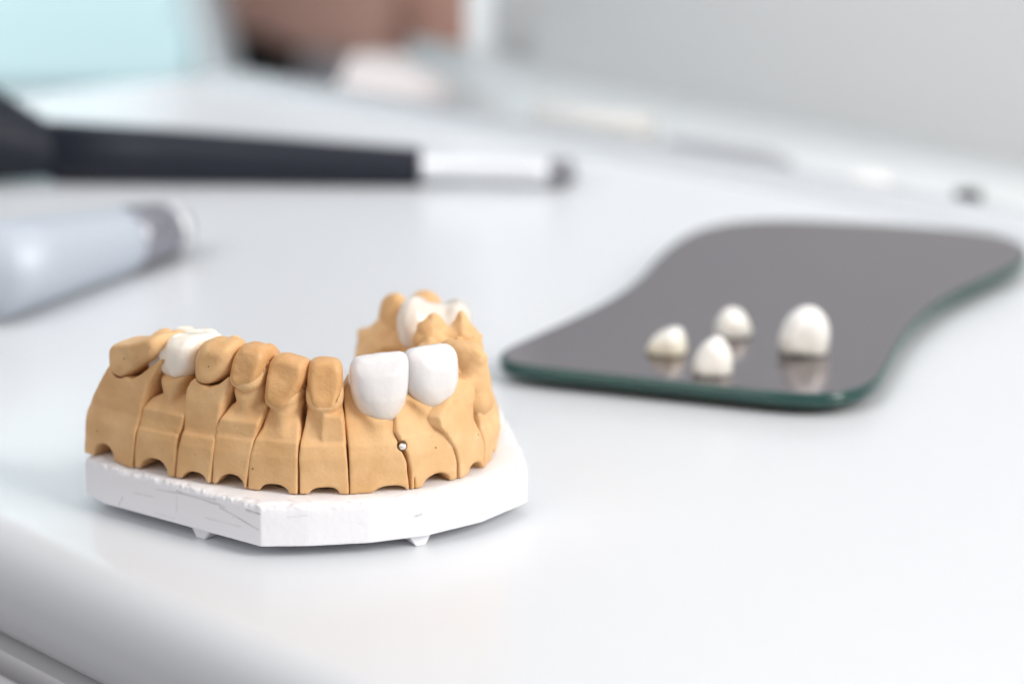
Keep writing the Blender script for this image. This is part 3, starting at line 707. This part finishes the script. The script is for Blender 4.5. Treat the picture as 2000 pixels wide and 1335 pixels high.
# loose crowns standing on the mirror
def loose(px0, px1, ytop, ybot, pts, Df, Db, material, label, rz=0, hollow=True, R=2.6, seed=0, tilt=0):
    xm = (px0+px1)/2; p = G(xm, ybot-2, MZ); n = np.array([-math.sin(rz), -math.cos(rz)]); t = np.array([math.cos(rz), -math.sin(rz)])
    g = Grid((p[0], p[1]+Df*.6, MZ), t, n, (-7, -6, -2.6), (7, 6, 10), .17)
    P = g.pxpoly(pts, 0, 2); P[:, 1] -= np.clip((2.0-P[:, 1])/2.0, 0, 1)*1.5
    S = g.inflate(P, 0, Df, Db, R, 2.1)
    if hollow:
        S = smax(S, -g.ell((-1.2, -.3, -.3), (1.8, Db*.6, 1.0)), .3)
    S += value_noise(g.U, g.V, g.H, 2.2, 400+seed)*.1
    S = smax(S, -(g.H-.06), .15)
    V, F = g.mesh(S, 2); c = (V.min(0)+V.max(0))/2
    o = link('dental_crown', V, F, material, base=(c[0], c[1], V[:, 2].min())); put(o, label, 'dental crown', 'loose crowns lying on the mirror')
loose(1258, 1342, 637, 694, [(1260,676),(1275,656),(1300,641),(1322,636),(1334,648),(1342,672),(1340,690),(1320,692),(1290,694),(1266,692)], 3.2, 3, CER_Y, 'low yellowish crown tipped on its side, leftmost on the mirror', .3, seed=1, R=2.2)
loose(1392, 1470, 600, 660, [(1393,650),(1397,625),(1412,605),(1430,599),(1450,606),(1465,628),(1470,648),(1464,662),(1440,660),(1410,658)], 3.0, 3, CER_L, 'crown on the mirror standing furthest back, behind the small pointed one', .1, seed=2, R=2.5)
loose(1350, 1432, 655, 734, [(1350,722),(1354,700),(1370,672),(1390,656),(1408,657),(1424,675),(1433,704),(1430,728),(1420,734),(1390,731),(1358,726)], 3.0, 3, CER_L, 'small pointed crown nearest the front edge of the mirror', .1, seed=3, R=2.5)
loose(1518, 1622, 598, 694, [(1519,676),(1522,650),(1540,618),(1565,600),(1590,598),(1611,612),(1621,640),(1620,668),(1610,693),(1596,693),(1560,684),(1530,682)], 3.7, 3.4, CER_L, 'tallest crown on the mirror, standing alone at the right', -.05, seed=4, R=3.1)

# ---------------------------------------------------------------- black-handled tool
def lathe(path, radii, n=32, flat=1.0, mat_=None):
    path = [np.array(p, float) for p in path]; V = []; F = []
    for k, p in enumerate(path):
        a = path[min(k+1, len(path)-1)]-path[max(k-1, 0)]; a /= np.linalg.norm(a)
        s_ = np.cross(a, [0, 0, 1.]); s_ /= np.linalg.norm(s_); u_ = np.cross(s_, a)
        for j in range(n):
            th = 2*math.pi*j/n; V.append(p+s_*math.cos(th)*radii[k]+u_*math.sin(th)*radii[k]*flat)
    m = len(path)
    for k in range(m-1):
        for j in range(n): F.append([k*n+j, (k+1)*n+j, (k+1)*n+(j+1) % n, k*n+(j+1) % n])
    F.append(list(range(n))); F.append([(m-1)*n+j for j in range(n)][::-1])
    return V, F
e1 = G(822, 371); e1c = np.array([e1[0], e1[1]+4.0, 4.3]); a1 = G(100, 367); a1c = np.array([a1[0], a1[1]+6.5, 6.9])
dd = e1c-a1c; dd /= np.linalg.norm(dd)
tool = root('wax_knife', (*((e1c+a1c)/2)[:2], 0), 'blurred black-handled hand tool with a short silver tip, lying behind the dental model', 'hand tool')
pts = [a1c-dd*0, a1c+dd*25, a1c+dd*50, e1c-dd*1.0, e1c-dd*.3, e1c]
V, F = lathe(pts, [6.9, 6.2, 5.4, 4.3, 4.1, 3.4]); link('handle', V, F, BLACK, tool)
hd = [a1c+dd*2, a1c-dd*3+np.array([0, 0, .3]), a1c-dd*9+np.array([0, -.5, 1.6]), a1c-dd*16+np.array([0, -1, 3.4]), a1c-dd*26+np.array([0, -1, 5]), a1c-dd*50+np.array([0, 0, 5]), a1c-dd*60+np.array([0, 0, 5])]
V, F = lathe(hd, [6.8, 7.4, 9.6, 12.0, 13.5, 12.5, 4], flat=.9); link('grip_head', V, F, BLACK, tool)
V, F = lathe([e1c-dd*2, e1c+dd*3, e1c+dd*26, e1c+dd*28.5], [3.2, 3.2, 3.1, 3.0]); link('shaft', V, F, CHROME, tool)
V, F = lathe([e1c+dd*28.3, e1c+dd*31, e1c+dd*34+np.array([0, 0, 1.0])], [3.0, 3.1, 2.3]); link('tip', V, F, CHROMED, tool)

# chrome handpiece at the left
n1_ = G(372, 500); nc = np.array([n1_[0]-3, n1_[1]+2, 5.2]); l1 = G(-120, 672); lc = np.array([l1[0], l1[1]+7, 9.6])
ax_ = nc-lc; Ln = np.linalg.norm(ax_); ax_ /= Ln
hp = root('handpiece', (*((nc+lc)/2)[:2], 0), 'blurred polished silver instrument with a rounded ringed nose, lying at the left edge', 'dental instrument')
rr = lambda s_: 5.3+4.2*min(1, s_/60)
V, F = lathe([nc-ax_*s_+np.array([0, 0, 0]) for s_ in (17.5, 20, 24, 34, 45, 60)], [rr(s_) for s_ in (17.5, 20, 24, 34, 45, 60)]); link('body', V, F, mat('blue_silver', (.50, .54, .60), .55, .3, noise=(30, (.5, .55, .62), .3)), hp)
V, F = lathe([nc-ax_*s_ for s_ in (18, 15, 8, 4.2)], [6.3, 6.6, 6.0, 5.6]); link('collar', V, F, mat('grey_metal', (.30, .30, .34), .35, .8), hp)
V, F = lathe([nc-ax_*s_ for s_ in (4.3, 4, 2, 1.8)], [5.2, 5.9, 5.7, 5.0]); link('ring', V, F, CHROME, hp)
V, F = lathe([nc-ax_*s_ for s_ in (2, 0.6, -.6, -1.2)], [5.2, 5.0, 3.7, 1.4]); link('nose', V, F, CHROMED, hp)

# ---------------------------------------------------------------- blurred things on the rear counter
CZ = -4.0
def onc(px, py): return G(px, py, CZ)
a = onc(1045, 262); b = onc(1275, 288)
V, F = lathe([a+[0, 0, 3], a*.98+b*.02+[0, 0, 4], b*.97+a*.03+[0, 0, 4], b+[0, 0, 3]], [1.5, 4.0, 4.0, 1.5]); o = link('cotton_roll', V, F, mat('cream_cotton', (.56, .555, .54), .8, bump=[(300, .3)]), base=(*((a+b)/2)[:2], CZ)); put(o, 'cream white roll blurred on the counter behind the silver tip', 'roll')
a = onc(1310, 282); b = onc(1545, 328)
V, F = lathe([a+[0, 0, .8], (a*.8+b*.2)+[0, 0, 1.3], (a*.2+b*.8)+[0, 0, 1.6], b+[0, 0, .8]], [1.2, 2.0, 3.0, 1.0], flat=.5); o = link('spatula', V, F, GREYP, base=(*((a+b)/2)[:2], CZ)); put(o, 'slim grey blurred instrument lying on the counter beyond the mirror', 'instrument')
c = onc(1695, 375); V, F = sphere([c[0], c[1], CZ+2.6], 5.6, sc_=(1, .8, .48)); o = link('highlight_blob', V, F, mat('highlight_white', (.72, .72, .72), .9, bump=[(200, .5)]), base=(c[0], c[1], CZ)); put(o, 'small white blurred blob beyond the mirror between grey instrument and dark knob', 'highlight blob')  # white solid standing in for a blurred highlight on the counter
c = onc(1890, 404); V, F = cyl([c[0], c[1], CZ], [c[0], c[1], CZ+3.5], 3.3, 3.0); o = link('knob', V, F, mat('dark_knob', (.03, .03, .035), .6, spec=.2), base=(c[0], c[1], CZ)); put(o, 'small dark round knob on the counter beyond the top of the mirror', 'knob')
# pink paper on the counter's far end
a = onc(690, 150); 
pp = [Q(652, 168, 800), Q(915, 172, 800), Q(915, 98, 850), Q(680, 92, 850)]
P2 = [p[:2] for p in pp]; 
V, F = prism(round_corners(P2, 6), -32, -11.5, 3); o = link('tissue_box', V, F, NAPK, base=(*np.mean(P2, axis=0), -32)); put(o, 'pale pink blurred box in front of the clasped hand', 'box')
Vt, Ft = box([-50, 828, -52.2], [70, 60, 40.2]); o = link('side_shelf', Vt, Ft, BODYM); put(o, kind='structure')

# ---------------------------------------------------------------- treatment chair (pale cyan) and the person beyond it
ch = root('treatment_chair', (-250, 1080, -800), 'pale cyan upholstered chair back with whitish edge, blurred at top left', 'chair')
def slab(x0, x1, z0, z1, y0, y1, r, slant=0):
    P = round_corners([(x0, z0), (x1+slant, z0), (x1, z1), (x0, z1)], r); V, F = prism(P, y0, y1, 8, 4)
    return [[a, c, b] for a, b, c in V], [f[::-1] for f in F]
cl = Q(60, 150, 1050); cr = Q(415, 148, 1050); crt = Q(395, -20, 1050)
V, F = slab(cl[0]-190, cr[0]-100, cl[2]-6, cl[2]+430, 1040, 1085, 20, 100); link('upholstery', V, F, CYAN, ch)
rr_ = Q(470, 150, 1060); V, F = slab(cl[0]-205, rr_[0]-100, cl[2]-22, cl[2]+445, 1046, 1110, 24, 100); link('backrest_shell', V, F, PALE, ch)
V, F = box([-330, 1085, -460], [80, 60, 680], 0, 10); link('post', V, F, PALE, ch)

def person():
    y0 = 1420
    hx = Q(915, 8, y0); el = Q(430, -15, y0+40)
    lo4, hi4 = (-640, 1320, -800), (40, 1680, 760); st = 6.5
    ax = [np.arange(lo4[i], hi4[i], st) for i in range(3)]; X, Y, Z = np.meshgrid(*ax, indexing='ij')
    def cap(p, q, r0, r1, fl=1):
        p, q = np.array(p, float), np.array(q, float); e = q-p
        t = np.clip(((X-p[0])*e[0]+(Y-p[1])*e[1]+(Z-p[2])*e[2])/(e@e), 0, 1)
        return np.sqrt((X-p[0]-t*e[0])**2+((Y-p[1]-t*e[1])/fl)**2+(Z-p[2]-t*e[2])**2)-(r0+(r1-r0)*t)
    px = -285; py = 1540
    torso = cap((px, py, 0), (px, py, 330), 125, 150, .75); torso = smin(torso, cap((px-120, py, 380), (px+120, py, 380), 52, 52), 60)
    hips = cap((px-50, py, -60), (px+50, py, -60), 110, 110, .9)
    legs = smin(cap((px-80, py, -90), (px-90, py, -760), 85, 48), cap((px+80, py, -90), (px+90, py, -760), 85, 48), 20)
    head = smin(cap((px, py-8, 560), (px, py+5, 610), 72, 84), cap((px, py, 420), (px, py, 520), 52, 50), 20)
    nose = cap((px, py-85, 585), (px, py-100, 560), 9, 12); head = smin(head, nose, 10)
    for s_ in (-1, 1): head = smin(head, cap((px+s_*84, py+8, 560), (px+s_*86, py+12, 600), 12, 14), 8)
    arms = None
    shR, elR, wrR = (px+165, py, 370), (el[0]-60, y0+85, el[2]+40), (hx[0]-95, y0+8, hx[2]+10)
    shL, elL, wrL = (px-165, py, 370), (px-190, y0+60, el[2]+60), (hx[0]-150, y0-20, hx[2]+22)
    arms = smin(cap(shR, elR, 52, 40), cap(elR, wrR, 39, 27), 15)
    arms2 = smin(cap(shL, elL, 52, 40), cap(elL, wrL, 39, 27), 15)
    hands = None
    for base, dz, dx in ((wrR, 0, 0), (wrL, 14, -45)):
        b = np.array(base); hc = b+np.array([62, -6, -4]); palm = cap(b, hc, 26, 33, .6); hands = palm if hands is None else np.minimum(hands, palm)
        for f_ in range(4):
            k1 = hc+np.array([18, -4-dz*.3, 26-17*f_]); k2 = k1+np.array([30-abs(f_-1)*4, -12, -4]); k3 = k2+np.array([2, 4, -20])
            hands = smin(hands, smin(cap(k1-np.array([16, 0, 0]), k2, 10.5, 9.5), cap(k2, k3, 9.5, 8), 3), 5)
        t1 = b+np.array([22, -16, 22]); t2 = t1+np.array([34, -8, 14]); t3 = t2+np.array([24, -2, -4]); hands = smin(hands, smin(cap(t1, t2, 13, 11), cap(t2, t3, 11, 9), 3), 6)
    S = smin(smin(torso, hips, 40), legs, 40); S = smin(S, head, 25); S = smin(S, arms, 25); S = smin(S, arms2, 25); S = smin(S, hands, 8)
    V, F = nets(S, lo4, st); V = relax(V, F, 2)
    pr = link('person', V, F, SKIN, base=(px, py, -800)); put(pr, 'person in dark clothes with clasped hands, blurred beyond the chair', 'person')
    ORG[pr.name] = np.array((px, py, -800.))
    C = smin(smin(torso, hips, 40), legs, 40); C = smax(C-6, -(Z+740), 5); C = smax(C, Z-415, 5)
    up = smin(cap(shR, elR, 52, 40), cap(shL, elL, 52, 40), 5)
    C = smin(C, up-6, 20); V, F = nets(C, lo4, st); V = relax(V, F, 2); link('clothing', V, F, DARKC, pr)
    e_ = np.array(elR); w_ = np.array(wrR); Cf = smax(cap(e_, w_, 39, 27)-6, (X-(w_[0]-55)), 4); e2 = np.array(elL); w2 = np.array(wrL)
    Cf = np.minimum(Cf, smax(cap(e2, w2, 39, 27)-6, X-(w2[0]-70), 4)); V, F = nets(Cf, lo4, st); V = relax(V, F, 2); link('sleeve', V, F, OLIVE, pr)
    H = smax(cap((px, py+12, 590), (px, py+12, 625), 84, 84), -(Z-575-(.9*(py-Y)).clip(-60, 60)), 8); V, F = nets(H, lo4, st); V = relax(V, F, 2); link('hair', V, F, DARKC, pr)
person()
